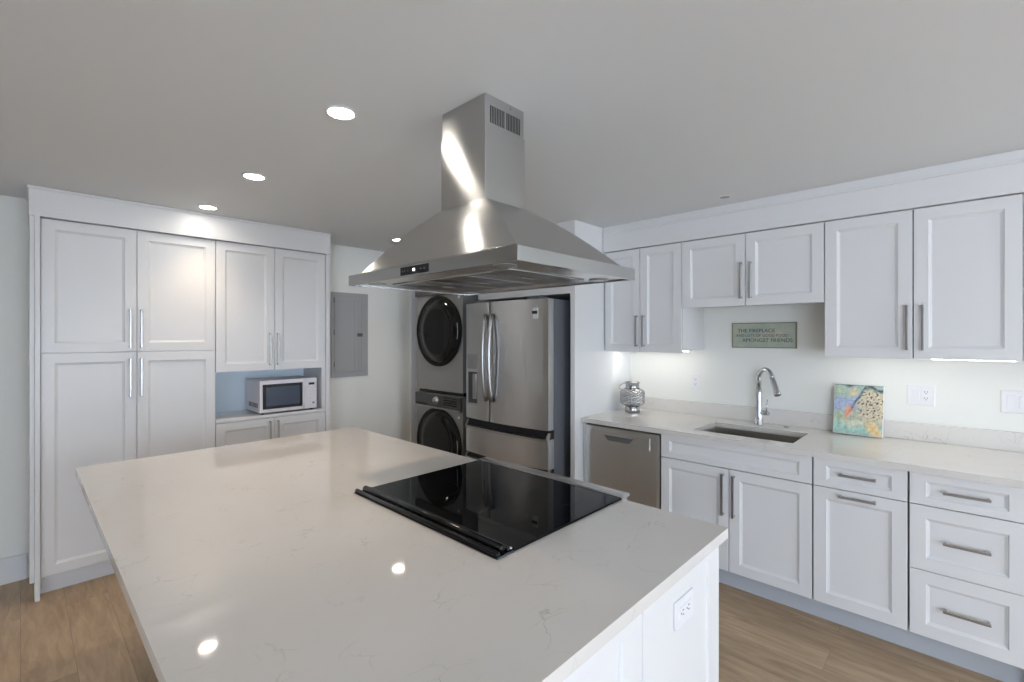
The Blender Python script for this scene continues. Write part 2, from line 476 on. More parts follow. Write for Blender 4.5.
# ------------------------------------------------------------------ electrical panel on the back wall
el = thing('electrical_panel', 'grey metal breaker panel mounted on the back wall', 'electrical panel', (2.0, YB - .001, 1.137))
MB().box(0, .375, -.014, 0, 0, .804, .002).build('cover', 'panel', el)
dr = MB().box(.030, .335, -.021, -.0145, .050, .750, .002)
dr = dr.build('door', 'panel', el)
rb = MB()
for x in (.225, .270, .300): rb.box(x, x + .006, -.0235, -.0205, .06, .742, .001)
rb.build('pressed_rib', 'panel', dr)
MB().box(.256, .312, -.026, -.0212, .385, .418, .002).build('latch', 'panel_d', dr)
for z in (.10, .40, .70): MB().cyl((.026, -.018, 0), .004, z, z + .05, 'z', 10).build('hinge', 'panel_d', el)
for (x, z) in ((.012, .03), (.363, .03), (.012, .774), (.363, .774)):
    MB().cyl((x, 0, z), .005, -.0165, -.014, 'y', 12).build('screw', 'nickel', el)

# ------------------------------------------------------------------ right run: base cabinets (face -x).  local x = 2.04 - y
def R_(y): return 2.04 - y
XD = 2.927
def rthing(name, label, cat, group=None): return thing(name, label, cat, (XD, 2.04, 0), RW, group)
# local y: 0 = front plane of the doors, + into the wall
DEPTH = XR - XD - .002
def carcass(root, y0, y1, z0, z1):
    """y0 > y1 are world y limits."""
    MB().box(R_(y0) + .001, R_(y1) - .001, .020, DEPTH, z0, z1).build('body', 'white', root)
    MB().box(R_(y0) + .0015, R_(y1) - .0015, .0185, .0198, z0 + .002, z1 - .002).build('gap_shade', 'dark', root)  # black sheet behind the fronts, paints the shade in their gaps

G = .003
sb = rthing('sink_base_cabinet', 'white sink cabinet with long top panel and two doors under the sink', 'cabinet')
b = MB()
x0, x1 = R_(1.432), R_(.570)
b.box(x0 + .001, x0 + .019, .02, DEPTH, .11, .880); b.box(x1 - .019, x1 - .001, .02, DEPTH, .11, .880)
b.box(x0 + .019, x1 - .019, .02, DEPTH, .11, .13); b.box(x0 + .019, x1 - .019, DEPTH - .012, DEPTH, .13, .66); b.box(x0 + .019, x1 - .019, .02, .036, .13, .880)
b.build('body', 'white', sb)
MB().box(x0 + .002, x1 - .002, .0185, .0198, .112, .878).build('gap_shade', 'dark', sb)  # black sheet standing in for shade between the sink fronts
front(sb, 'drawer_front', x0 + G, x1 - G, .730, .877, 0, rail=.036)
xm = R_(.999)
front(sb, 'door', x0 + G, xm - .0022, .113, .725, 0, (xm - .031, .572), HV)
front(sb, 'door', xm + .0022, x1 - G, .113, .725, 0, (xm + .031, .572), HV)

tr = rthing('pull_out_cabinet', 'white cabinet with one drawer above one tall pull-out front', 'cabinet')
x0, x1 = R_(.568), R_(.177); xc = R_(.374)
carcass(tr, .568, .177, .11, .880)
front(tr, 'drawer', x0 + G, x1 - G, .730, .877, 0, (xc, .809), .155, False, rail=.036)
front(tr, 'pull_out_front', x0 + G, x1 - G, .113, .726, 0, (xc, .698), .155, False)

ds = rthing('drawer_cabinet', 'white cabinet with a stack of three drawers at the right end', 'cabinet')
x0, x1 = R_(.175), R_(-.216); xc = R_(-.023)
carcass(ds, .175, -.216, .11, .880)
front(ds, 'drawer', x0 + G, x1 - G, .730, .877, 0, (xc, .806), .155, False, rail=.036)
front(ds, 'drawer', x0 + G, x1 - G, .4235, .726, 0, (xc, .575), .155, False)
front(ds, 'drawer', x0 + G, x1 - G, .113, .4205, 0, (xc, .267), .155, False)
MB().box(R_(-.218), R_(-.44), .0, DEPTH, 0, .880, .001).build('end_filler', 'white', ds)
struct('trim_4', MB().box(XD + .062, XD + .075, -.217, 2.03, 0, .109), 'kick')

# countertop with sink cut-out and backsplash
SX0, SX1, SY0, SY1 = 3.030, 3.41, .684, 1.258
ct = thing('countertop', 'white quartz worktop with backsplash running along the right wall', 'countertop')
b = MB().slab([2.903, SX0, SX1, XR - .001], [-.45, SY0, SY1, 2.054], .8815, .914, lambda i, j: not (i == 1 and j == 1))
b.build('slab', 'quartz', ct)
MB().box(XR - .021, XR - .001, -.45, 2.054, .9145, 1.016, .0015).build('backsplash', 'quartz', ct)

# dishwasher
dw = rthing('dishwasher', 'stainless steel dishwasher under the left end of the worktop', 'dishwasher')
x0, x1 = R_(2.034), R_(1.440)
MB().box(R_(2.034), R_(1.437), .03, DEPTH - .02, .02, .874).build('tub', 'dark', dw)
MB().box(R_(2.050), R_(2.037), .004, .04, 0, .8795).build('side_filler', 'trim', dw)
b = MB()
xs = [x0, x0 + .022, x0 + .06, x1 - .06, x1 - .022, x1]
pts = [(x0, .03), (x0, .004), (x0 + .02, -.004), (x1 - .02, -.004), (x1, .004), (x1, .03)]
b.prism(pts, 'z', .115, .864)
dwd = b.build('door', 'steel_dw', dw)
hx0, hx1 = R_(1.985), R_(1.505)
b = MB().box(hx0, hx1, -.010, -.0035, .748, .830, .003)
b.build('handle_panel', 'steel_dw', dwd)
c0 = (hx0 + hx1) / 2
pc = [(c0 - .125, .818), (c0 + .125, .818), (c0 + .085, .775), (c0 - .085, .775)]
MB().prism(pc, 'y', -.0112, -.0095).build('pocket_handle', 'panel_d', dwd)
b = MB().box(hx0, hx1, -.0135, -.0095, .825, .8305)
b.prism([(c0 - .135, .8245), (c0 + .135, .8245), (c0 + .118, .812), (c0 - .118, .812)], 'y', -.0135, -.0095)
b.prism([(c0 - .135, .824), (c0 - .118, .812), (c0 - .083, .776), (c0 - .098, .776)], 'y', -.0135, -.0095)
b.build('handle_lip', 'steel_dw', dwd)
MB().box(x0, x1, .05, .062, .01, .112).build('toe_panel', 'blackpl', dw)

# sink
sk = thing('sink', 'undermount steel sink basin set into the right worktop', 'sink', ((SX0 + SX1) / 2, (SY0 + SY1) / 2, 0))
hx, hy = (SX1 - SX0) / 2 + .004, (SY1 - SY0) / 2 + .004
b = MB(); t = .003; zt, zb = .8808, .68
for (a0, a1, c0_, c1_) in ((-hx - t, -hx, -hy - t, hy + t), (hx, hx + t, -hy - t, hy + t), (-hx, hx, -hy - t, -hy), (-hx, hx, hy, hy + t)):
    b.box(a0, a1, c0_, c1_, zb, zt)
b.box(-hx - t, hx + t, -hy - t, hy + t, zb - t, zb)
b.build('basin', 'sinksteel', sk)
MB().lathe([(.006, .0), (.045, .0), (.05, .004), (.03, .006), (.006, .003)], (0.06, 0.02, zb), 24).build('drain', 'brass', sk)
b = MB()
for k in range(14): b.tube([(-hx + .02, -.005 + k * .018, .828), (hx - .02, -.005 + k * .018, .828)], .004, 8)
for x in (-hx + .02, hx - .02): b.tube([(x, -.01, .828), (x, .234, .828)], .004, 8)
b.build('drying_rack', 'blackpl', sk)
for x in (-hx + .0, hx - .012): MB().box(x, x + .012, -hy, hy, .815, .823).build('ledge', 'sinksteel', sk)

# faucet
fx, fy, fz = 3.515, 1.00, .9145
fa = thing('kitchen_faucet', 'chrome gooseneck pull-down faucet behind the sink', 'faucet', (fx, fy, fz))
MB().lathe([(.030, 0), (.030, .004), (.027, .010), (.022, .10), (.018, .22), (.0165, .25)], (0, 0, 0), 28).build('column', 'chrome', fa)
dx, dy = -.62, -.785   # towards the sink front
arc = [(0, 0, .245)]
Rr = .066
for k in range(0, 19):
    a = PI * k / 18 * .94
    q = Rr * (1 - math.cos(a)); arc.append((dx * q, dy * q, .318 + Rr * math.sin(a)))
MB().tube(arc, .0150, 16).build('spout', 'chrome', fa)
e0 = Vector(arc[-1]); tdir = (Vector(arc[-1]) - Vector(arc[-2])).normalized()
tdir = (tdir + Vector((dx * .22, dy * .22, 0))).normalized()
b = MB().tube([e0, e0 + tdir * .02, e0 + tdir * .085, e0 + tdir * .115, e0 + tdir * .119], [.0155, .017, .020, .023, .022], 18)
sh = b.build('spray_head', 'chrome', fa)
MB().tube([e0 + tdir * .1191, e0 + tdir * .122], .018, 16).build('nozzle', 'blackpl', sh)
hd = Vector((-.30, -.954, 0))
b = MB().tube([hd * .015, hd * .03, hd * .065, hd * .07], [.015, .0155, .0155, .013], 16)
for vv in b.bm.verts: vv.co.z += .085
hb = b.build('handle_body', 'chrome', fa)
p0 = hd * .056 + Vector((0, 0, .095))
MB().tube([p0, p0 + Vector((0, 0, .03)), p0 + hd * .004 + Vector((0, 0, .085))], [.0055, .005, .0045], 10).build('lever', 'chrome', hb)
asw = thing('air_switch', 'small round chrome button beside the faucet', 'button', (3.535, .835, .9145))
MB().lathe([(.018, 0), (.018, .003), (.014, .006)], n=24).build('collar', 'chrome', asw)
MB().lathe([(.011, .0062), (.011, .010), (.008, .012)], n=20).build('push_button', 'nickel', asw)

# ------------------------------------------------------------------ right wall cabinets
XU = 3.22
def uthing(name, label): return thing(name, label, 'cabinet', (XU, 2.04, 0), RW)
UD = XR - XU - .002
def ucab(root, y0, y1, ym, z0, z1, hz, hoff=.021):
    x0, x1, xm = R_(y0), R_(y1), R_(ym)
    MB().box(x0, x1, .021, UD, z0 + .020, z1).build('body', 'white', root)
    MB().box(x0 + .0015, x1 - .0015, .0192, .0208, z0 + .002, z1 - .002).build('gap_shade', 'dark', root)  # dark backing that paints the shade between the two doors
    front(root, 'door', x0 + .0018, xm - .0025, z0, z1 - .003, 0, (xm - hoff, hz), .235)
    front(root, 'door', xm + .0025, x1 - .0018, z0, z1 - .003, 0, (xm + hoff + .014, hz), .235)
u1 = uthing('wall_cabinet', 'white two-door wall cabinet next to the tall fridge panel')
ucab(u1, 2.048, 1.419, 1.742, 1.404, 2.188, 1.563)
u2 = uthing('wall_cabinet', 'short white two-door wall cabinet above the sink')
ucab(u2, 1.417, .5685, .998, 1.721, 2.188, 1.882)
u3 = uthing('wall_cabinet', 'wide white two-door wall cabinet at the right edge')
ucab(u3, .5665, -.215, .1755, 1.404, 2.188, 1.567, .024)
MB().box(R_(-.216), R_(-.44), .0, UD, 1.404, 2.188, .001).build('end_filler', 'white', u3)
def light_bar(y0, y1, label, x=3.30, z=1.4235):
    lb = thing('under_cabinet_light', label, 'light', (x, (y0 + y1) / 2, z))
    L = abs(y0 - y1) / 2
    MB().box(-.016, .016, -L, L, -.010, 0, .001).build('housing', 'plate', lb)
    MB().box(-.013, .013, -L + .006, L - .006, -.0125, -.0102).build('lens', 'bar_on', lb)
    return lb
light_bar(2.02, 1.45, 'thin light strip under the wall cabinet beside the fridge panel', 3.42)
light_bar(.11, -.20, 'thin glowing light strip under the right end wall cabinet', 3.262, 1.4142)
light_bar(.50, .16, 'light strip under the left half of the right end wall cabinet', 3.36)

# ------------------------------------------------------------------ fridge surround, fridge
fp = MB().box(2.83, XR - .002, 2.058, 2.098, 0, CEIL - .002, .001).build('fridge_end_panel', 'white')
tag(fp, 'tall white panel between the refrigerator and the worktop', 'panel')
of = thing('bridge_cabinet', 'white cabinet box bridging above the refrigerator up to the ceiling', 'cabinet', (2.83, 2.099, 0), RW)
MB().box(-1.02, 0, .02, XR - 2.833, 1.845, CEIL - .002).build('body', 'white', of)
MB().box(-1.02, 0, .0, .0195, 1.845, CEIL - .002, .001).build('front_panel', 'white', of)

fr = thing('refrigerator', 'stainless french-door refrigerator with water dispenser and two bottom drawers', 'refrigerator', (2.65, 3.08, 0), RW)
FW = 3.08 - 2.166
MB().box(.006, FW - .004, .075, .80, .03, 1.80).build('body', 'fridge_side', fr)
def bow(xa, xb, z0, z1, name, m='steel_f', depth=.034, t=.068, parent=fr):
    """front bowed across the whole fridge width; local y=0 at the middle of the arc's edges."""
    n = 14; pts = []
    for k in range(n + 1):
        x = xa + (xb - xa) * k / n
        u = (x / FW) * 2 - 1
        y = -depth * (1 - u * u)
        if k == 0 or k == n: y += .006
        pts.append((x, y))
    pts = [(xa, t)] + pts + [(xb, t)]
    b = MB(); b.prism(pts, 'z', z0, z1)
    for f in b.bm.faces:
        if abs(f.normal.z) < .1 and len(f.verts) == 4: f.smooth = False
    return b.build(name, m, parent)
XM = .328
dl = None
# left door is built round the dispenser recess
DX0, DX1, DZ0, DZ1 = .045, .225, .945, 1.375
ld = bow(.001, XM - .006, .832, 1.80, 'door')
rd = bow(XM + .006, FW - .001, .832, 1.80, 'door')
MB().box(XM - .012, XM + .012, .004, .074, .832, 1.799).build('door_seam_shade', 'dark', fr)  # dark strip painting the shade in the seam between the doors
bow(.001, FW - .001, .545, .762, 'drawer', t=.072)
bow(.001, FW - .001, .10, .495, 'drawer', t=.072)
def ybow(x): u = (x / FW) * 2 - 1; return -.034 * (1 - u * u)
for z0, z1 in ((.764, .829), (.497, .543)):
    MB().box(.004, FW - .004, .030, .074, z0, z1).build('handle_groove', 'dark', fr)
for z in (.762, .495):
    n = 16
    b = MB()
    pts = [(FW * k / n, ybow(FW * k / n) - .006) for k in range(n + 1)] + [(FW * k / n, ybow(FW * k / n) + .016) for k in range(n, -1, -1)]
    b.prism(pts, 'z', z - .012, z + .006)
    for x in (.004, FW - .016): b.prism([(-.0, z - .03), (.05, z + .045), (.02, z + .05), (-.01, z + .004)], 'x', x, x + .012)
    b.build('drawer_lip', 'nickel', fr)
for (s, xh) in ((ld, XM - .030), (rd, XM + .046)):
    y0 = ybow(xh)
    pts = []
    for k in range(15):
        u = k / 14; pts.append((xh, y0 - .010 - .040 * math.sin(PI * u) ** .6, 1.0 + .70 * u))
    MB().tube(pts, .0155, 12).build('handle', 'nickel', s)
yb = ybow(.13)
MB().box(DX0, DX1, yb - .004, yb + .02, 1.250, DZ1, .002).build('dispenser_display', 'washer', ld)
b = MB()
b.box(DX0, DX0 + .014, yb - .006, yb + .02, DZ0, 1.248); b.box(DX1 - .014, DX1, yb - .006, yb + .02, DZ0, 1.248)
b.box(DX0 + .014, DX1 - .014, yb - .006, yb + .02, DZ0, DZ0 + .018); b.box(DX0 + .014, DX1 - .014, yb - .006, yb + .02, 1.225, 1.248)
b.build('dispenser_frame', 'frame_grey', ld)
rec = MB().box(DX0 + .014, DX1 - .014, yb - .004, yb + .02, DZ0 + .018, 1.225).build('dispenser_recess', 'washer_panel', ld)
MB().box(.12, .165, yb - .012, yb - .0045, 1.0, 1.21, .003).build('paddle', 'nickel', rec)
yl = ybow(FW - .10)
lab = MB().box(FW - .175, FW - .085, yl - .0035, yl + .01, 1.655, 1.735).build('energy_sticker', 'sticker', rd)
MB().box(FW - .140, FW - .087, yl - .0045, yl - .002, 1.690, 1.712).build('black_print', 'blackpl', lab)
MB().box(FW - .188, FW - .172, yl - .005, yl - .002, 1.685, 1.700).build('badge', 'panel_d', rd)
for x in (.10, FW - .22): MB().box(x, x + .12, .02, .12, 1.801, 1.822, .003).build('hinge_cover', 'fridge_side', fr)
for x in (.05, FW - .09):
    for y in (.12, .72): MB().cyl((x + .02, y, 0), .02, 0, .031, 'z', 12).build('foot', 'blackpl', fr)

# ------------------------------------------------------------------ stacked laundry
LX, LY, LW = 2.70, 3.865, .690
def laundry(name, label, cat, z, h, dc, dr_, panel):
    t = thing(name, label, cat, (LX, LY, z), RW)
    pts = []
    n = 10
    for k in range(n + 1):
        x = LW * k / n; u = 2 * k / n - 1; pts.append((x, -.012 * (1 - u * u)))
    b = MB(); b.prism([(0, .72)] + pts + [(LW, .72)], 'z', .02 if z < .1 else .008, h); b.build('body', 'washer', t)
    for x in (.06, LW - .06):
        for y in (.08, .64): MB().cyl((x, y, 0), .022, 0, .021 if z < .1 else .009, 'z', 12).build('foot', 'blackpl', t)
    cx, cz = dc
    d = MB().lathe([(dr_ - .005, .004), (dr_, -.012), (dr_, -.022), (dr_ - .006, -.028), (dr_ - .020, -.030), (dr_ - .030, -.029)], (cx, 0, cz), 64, 'y').build('door', 'ring', t)
    MB().lathe([(dr_ - .0305, -.026), (dr_ - .0305, -.0295), (dr_ * .6, -.032), (dr_ * .25, -.033), (.01, -.033)], (cx, 0, cz), 48, 'y').build('door_glass', 'doorgl', d)
    b = MB()
    b.tube([(cx + dr_ * .93 * math.cos(a), -.034, cz + dr_ * .93 * math.sin(a)) for a in [(-.25 + .06 * k) for k in range(9)]], .004, 8)
    b.build('door_grip', 'nickel', d)
    return t
ws = laundry('washing_machine', 'graphite front-load washing machine under the dryer', 'washing machine', 0, .985, (.352, .530), .328, True)
cp = MB().box(.004, LW - .004, -.030, .004, .868, .980, .006).build('control_panel', 'washer_panel', ws)
MB().lathe([(.034, -.030), (.034, -.036), (.026, -.040), (.026, -.056), (.022, -.060), (.004, -.060)], (.345, 0, .932), 28, 'y').build('dial', 'nickel', cp)
bt = MB()
for r in range(4): bt.box(.45, .64, -.0312, -.029, .893 + r * .021, .905 + r * .021, .0005)
bt.build('button', 'blackpl', cp)
MB().box(.02, .20, -.034, -.0305, .878, .890, .001).build('drawer_grip', 'blackpl', cp)
MB().box(.004, LW - .004, -.034, .002, .852, .866, .003).build('trim_strip', 'nickel', ws)
MB().cyl((LW - .045, 0, .80), .012, -.016, -.004, 'y', 14, .002).build('badge', 'plate', ws)
dy_ = laundry('dryer', 'graphite front-load clothes dryer stacked on the washing machine', 'dryer', 1.012, .985, (.352, .562), .330, False)
MB().box(.004, LW - .004, -.030, .004, .895, .980, .006).build('control_panel', 'washer_panel', dy_)
MB().cyl((LW - .045, 0, .865), .012, -.016, -.004, 'y', 14, .002).build('badge', 'plate', dy_)
sk_ = MB().box(LX + .02, LX + .70, LY - LW + .01, LY - .01, .9862, 1.0115).build('stacking_kit', 'blackpl')
tag(sk_, 'black stacking bracket in the gap between washer and dryer', 'bracket')

# ------------------------------------------------------------------ island
IX0, IX1, IY0, IY1 = .176, 1.549, .530, 2.950
RY0, RY1 = .915, 1.675       # range pocket
isl = thing('island_cabinet', 'white kitchen island base with panelled end', 'island', (0, 0, 0))
b = MB()
BX0, BX1 = .47, 1.524
b.box(BX0, BX1, .570, RY0 - .012, .09, .880); b.box(BX0, BX1, RY1 + .012, 2.92, .09, .880); b.box(BX0, .868, RY0 - .012, RY1 + .012, .09, .880)
b.build('body', 'white', isl)
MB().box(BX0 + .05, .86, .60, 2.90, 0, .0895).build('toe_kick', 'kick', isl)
MB().door(BX0, 1.030, .0, .879, .550, st=.092, rail=.045, bv=.006, dp=.008).build('end_panel', 'white', isl)
MB().door(1.034, BX1, .0, .879, .550, st=.085, rail=.035, bv=.006, dp=.006).build('end_panel', 'white', isl)
it = MB().slab([IX0, .898, IX1], [IY0, RY0, RY1, IY1], .8815, .914, lambda i, j: not (i == 1 and j == 1)).build('island_countertop', 'quartz')
tag(it, 'large veined quartz top of the kitchen island holding the range', 'countertop')

# slide-in range: rear vent trim faces the camera, stainless front overhangs the far edge
rg = thing('slide_in_range', 'slide-in range with black glass cooktop set into the island', 'range', (1.24, 1.295, 0))
def rb_(x0, x1, y0, y1, z0, z1, bev=.0): return MB().box(x0 - 1.24, x1 - 1.24, y0 - 1.295, y1 - 1.295, z0, z1, bev)
rb_(.905, 1.548, RY0 + .004, RY1 - .004, .10, .9135).build('body', 'blackpl', rg)
for x in (.95, 1.5):
    for y in (RY0 + .06, RY1 - .06): MB().cyl((x - 1.24, y - 1.295, 0), .02, 0, .101, 'z', 12).build('foot', 'blackpl', rg)
b = rb_(.958, 1.533, .905, 1.687, .9148, .9225, .002)
gl = b.build('cooktop_glass', 'blackgl', rg)
M['burner'] = mat('burner_print', (.010, .010, .010), .2, 0, .2)
for (x, y, r) in ((1.11, 1.10, .085), (1.11, 1.49, .105), (1.39, 1.10, .105), (1.39, 1.49, .085)):
    n = 48; b = MB()
    A = [b.bm.verts.new((x - 1.24 + r * math.cos(2 * PI * k / n), y - 1.295 + r * math.sin(2 * PI * k / n), .9227)) for k in range(n)]
    B = [b.bm.verts.new((x - 1.24 + (r - .0025) * math.cos(2 * PI * k / n), y - 1.295 + (r - .0025) * math.sin(2 * PI * k / n), .9227)) for k in range(n)]
    for k in range(n): b.bm.faces.new((A[k], A[(k + 1) % n], B[(k + 1) % n], B[k]))
    b.build('burner_ring', 'burner', gl)
b = rb_(.888, .957, .903, 1.689, .9148, .920, .002)
vt = b.build('vent_trim', 'blackpl', rg)
b = MB()
for (xc, r, z, ya, yb_) in ((.897, .008, .925, .905, 1.687), (.924, .012, .930, .915, 1.672)):
    b.tube([(xc - 1.24, ya - 1.295, z), (xc - 1.24, ya + .004 - 1.295, z), (xc - 1.24, yb_ - .004 - 1.295, z), (xc - 1.24, yb_ - 1.295, z)], [r * .6, r, r, r * .6], 12)
b.box(.936 - 1.24, .957 - 1.24, .91 - 1.295, 1.68 - 1.295, .919, .927, .002)
b.build('vent_rail', 'blackpl', vt)
b = MB()
for k in range(18): b.box(.9085 - 1.24, .9115 - 1.24, .95 + k * .04 - 1.295, .965 + k * .04 - 1.295, .9195, .9225)
b.build('vent_slot', 'nickel', vt)
for yy in (.912, 1.680): MB().cyl((.950 - 1.24, yy - 1.295, 0), .005, .9225, .9285, 'z', 12, .001).build('trim_screw', 'chrome', vt)
b = MB().prism([(1.534 - 1.24, .9150), (1.592 - 1.24, .9150), (1.596 - 1.24, .921), (1.590 - 1.24, .928), (1.545 - 1.24, .9265), (1.534 - 1.24, .924)], 'y', .904 - 1.295, 1.688 - 1.295)
b.build('front_trim', 'steel', rg)
rb_(1.558, 1.602, RY0 + .004, RY1 - .004, .78, .9145, .002).build('control_panel', 'steel', rg)
od = rb_(1.558, 1.595, RY0 + .006, RY1 - .006, .26, .775, .003).build('oven_door', 'steel', rg)
rb_(1.594, 1.597, RY0 + .10, RY1 - .10, .36, .66).build('oven_window', 'blackgl', od)
rb_(1.558, 1.595, RY0 + .006, RY1 - .006, .105, .254, .003).build('storage_drawer', 'steel', rg)
b = MB().tube([(1.635 - 1.24, RY0 + .05 - 1.295, .73), (1.635 - 1.24, RY1 - .05 - 1.295, .73)], .012, 12)
for y in (RY0 + .08, RY1 - .08): b.tube([(1.594 - 1.24, y - 1.295, .73), (1.635 - 1.24, y - 1.295, .73)], .008, 10)
b.build('oven_handle', 'nickel', od)
for k in range(5): MB().cyl((0, RY0 + .12 + k * .13 - 1.295, .845), .021, 1.602 - 1.24, 1.632 - 1.24, 'x', 20, .003).build('knob', 'nickel', rg)

# ------------------------------------------------------------------ island hood
hd_ = thing('range_hood', 'stainless steel chimney hood hanging over the island range', 'range hood', (1.243, 1.336, 0))
HX, HY = .316, .472
ZB, ZR, ZD = 1.727, 1.768, 2.010
b = MB(); t = .012
for (a0, a1, c0_, c1_) in ((-HX, -HX + t, -HY, HY), (HX - t, HX, -HY, HY), (-HX + t, HX - t, -HY, -HY + t), (-HX + t, HX - t, HY - t, HY)):
    b.box(a0, a1, c0_, c1_, ZB, ZR)
rim = b.build('rim', 'steel_r', hd_)
cw, cl = .104, .126      # chimney half sizes
cxo, cyo = -.003, .004
b = MB()
n = 26
prof = [(0.0, 0.0), (.016, .003), (.034, .009)]          # narrow lip, then a gently domed sheet
uvl = b.bm.loops.layers.uv.new('brush')      # brushing direction: u runs level along each face
def ring_at(k):
    if k < 3:
        ins, h = prof[k]; t = 0; base = True
    else:
        t = (k - 2) / (n - 2); ins = .034; h = .009 + (ZD - ZR - .009) * (t + .060 * math.sin(PI * t))
    ax = (HX - .001 - ins) + (cw + .002 - (HX - .001 - ins)) * t
    ay = (HY - .001 - ins) + (cl + .002 - (HY - .001 - ins)) * t
    ox, oy = cxo * t, cyo * t
    z = ZR + h
    return [Vector(c) for c in ((-ax + ox, -ay + oy, z), (ax + ox, -ay + oy, z), (ax + ox, ay + oy, z), (-ax + ox, ay + oy, z))]
R = [ring_at(k) for k in range(n + 1)]
for side in range(4):
    L_ = [(b.bm.verts.new(r[side]), b.bm.verts.new(r[(side + 1) % 4])) for r in R]
    for (p, q), (p2, q2) in zip(L_[:-1], L_[1:]):
        f = b.bm.faces.new((p, q, q2, p2)); f.smooth = True
        for lp in f.loops:
            c = lp.vert.co
            lp[uvl].uv = (c.y if side in (1, 3) else c.x, c.z)
b.poly([tuple(v) for v in R[-1]])
b.build('canopy', 'steel_c', hd_)
def ctube(hx, hy, z0, z1): return MB().box(cxo - hx, cxo + hx, cyo - hy, cyo + hy, z0, z1, .0015)
ctube(cw, cl, ZD - .004, 2.278).build('lower_chimney', 'steel', hd_)
up = ctube(cw - .003, cl - .003, 2.276, CEIL - .001).build('upper_chimney', 'steel', hd_)
b = MB()
yv = cyo - cl + .003
for g0 in (-.078, .006):
    for k in range(9): b.box(cxo + g0 + k * .0085, cxo + g0 + k * .0085 + .0046, yv - .0006, yv + .002, 2.288, 2.350)
b.build('vent_slot', 'dark', up)
MB().cyl((cxo + .03, 0, 2.372), .004, yv - .002, yv, 'y', 10).build('screw', 'nickel', up)
cpz = (ZB + ZR) / 2
cp = MB().box(-HX - .0012, -HX + .002, -.072, .092, cpz - .014, cpz + .014).build('control_panel', 'blackpl', hd_)
text(cp, 'display_digits', '88', .014, (-HX - .0016, .010, cpz), (PI / 2, 0, -PI / 2), 'display', .0002)
b = MB()
for y in (-.05, -.03, .045, .065, .08): b.cyl((0, y, cpz), .003, -HX - .0018, -HX - .001, 'x', 10)
b.build('button', 'slotgrey', cp)
MB().box(-HX + t, HX - t, -HY + t, HY - t, ZB + .0045, ZB + .012).build('underside_plate', 'steel', hd_)
for k in range(3):
    y0 = -.33 + k * .222
    fl = MB().box(-.20, .20, y0, y0 + .216, ZB + .001, ZB + .0043, .001).build('baffle_filter', 'steel', hd_)
    s_ = MB()
    for j in range(10): s_.box(-.185, .185, y0 + .012 + j * .0202, y0 + .0155 + j * .0202, ZB + .0004, ZB + .0014)
    s_.build('baffle_slot', 'dark', fl)
    MB().box(-.03, .03, y0 + .10, y0 + .112, ZB - .002, ZB + .001, .001).build('filter_handle', 'steel', fl)
for (x, y) in ((-.25, -.36), (.25, -.36), (-.25, .36), (.25, .36)):
    q = MB().lathe([(.036, ZB + .0044), (.036, ZB + .002), (.030, ZB + .001)], (x, y, 0), 24).build('hood_light', 'nickel', hd_)

# ------------------------------------------------------------------ ceiling downlights
LM = {}
def downlight(x, y, label, on=True, r=.047, visible_group='recessed ceiling lights'):
    t = thing('recessed_ceiling_light', label, 'ceiling light', (x, y, CEIL))
    for nm, mk in (('trim_ring', lambda: MB().lathe([(r + .013, -.0005), (r + .012, -.004), (r + .004, -.006), (r, -.003), (r, -.0005)], n=40)),
                   ('lens', lambda: MB().lathe([(.002, -.0032), (r - .002, -.0032), (r, -.0012)], n=40))):
        key = (nm, on, r)
        if key not in LM:
            o = mk().build(nm, 'plate' if nm == 'trim_ring' else ('lens_on' if on else 'lens_off'), t); LM[key] = o.data
        else:
            o = bpy.data.objects.new(nm, LM[key]); COL.objects.link(o); o.parent = t
    if on:
        l_ = bpy.data.lights.new('lamp', 'SPOT'); l_.energy = LAMP_W * 4; l_.color = LAMP_COL
        l_.spot_size = math.radians(96); l_.spot_blend = 1.0; l_.shadow_soft_size = .03
        lo = bpy.data.objects.new('lamp', l_); lo.location = (0, 0, -.012); COL.objects.link(lo); lo.parent = t
    t['group'] = visible_group
    return t
downlight(.858, 1.735, 'lit recessed ceiling light nearest the hood chimney')
downlight(.873, 2.763, 'lit recessed ceiling light, middle one of the row before the pantry')
downlight(.867, 3.640, 'lit recessed ceiling light closest to the pantry fascia')
downlight(2.336, 3.634, 'lit recessed ceiling light peeking out behind the hood canopy')
downlight(3.02, 1.055, 'small unlit recessed ceiling light in front of the sink wall cabinets', False, .030)
# unseen lights of the same kind, added to fill the room with light
for (x, y) in ((-1.2, 2.6), (-1.2, .6), (.9, -1.6), (2.4, -1.6), (.9, -3.6), (-1.2, -2.2), (.9, -5.4), (-1.2, -4.6), (2.6, -4.2)):
    downlight(x, y, 'added lit recessed ceiling light filling the unseen room behind the viewer')

# ------------------------------------------------------------------ wall plates
def wall_plate(name, label, cat, loc, rz, w_, h_, items):
    """local -y faces out of the wall."""
    t = thing(name, label, cat, loc, rz)
    MB().box(-w_ / 2, w_ / 2, -.006, 0, -h_ / 2, h_ / 2, .002).build('cover_plate', 'plate', t)
    for kind, x in items:
        if kind == 'outlet':
            ins = MB().box(x - .0165, x + .0165, -.008, -.0055, -.034, .034, .001).build('receptacle', 'plate', t)
            s_ = MB()
            for z in (-.018, .018):
                s_.box(x - .0075, x - .0050, -.0086, -.0078, z - .002, z + .006); s_.box(x + .0045, x + .0070, -.0086, -.0078, z - .002, z + .006)
                s_.cyl((x, 0, z - .008), .0025, -.0086, -.0078, 'y', 10)
            s_.build('slot', 'slotgrey', ins)
        else:
            pd = MB().box(x - .0165, x + .0165, -.0075, -.0055, -.034, .034, .001).build('rocker_frame', 'plate', t)
            MB().prism([(-.0080, -.030), (-.0076, .030), (-.0105, .030)], 'x', x - .013, x + .013).build('rocker', 'plate', pd)
    return t
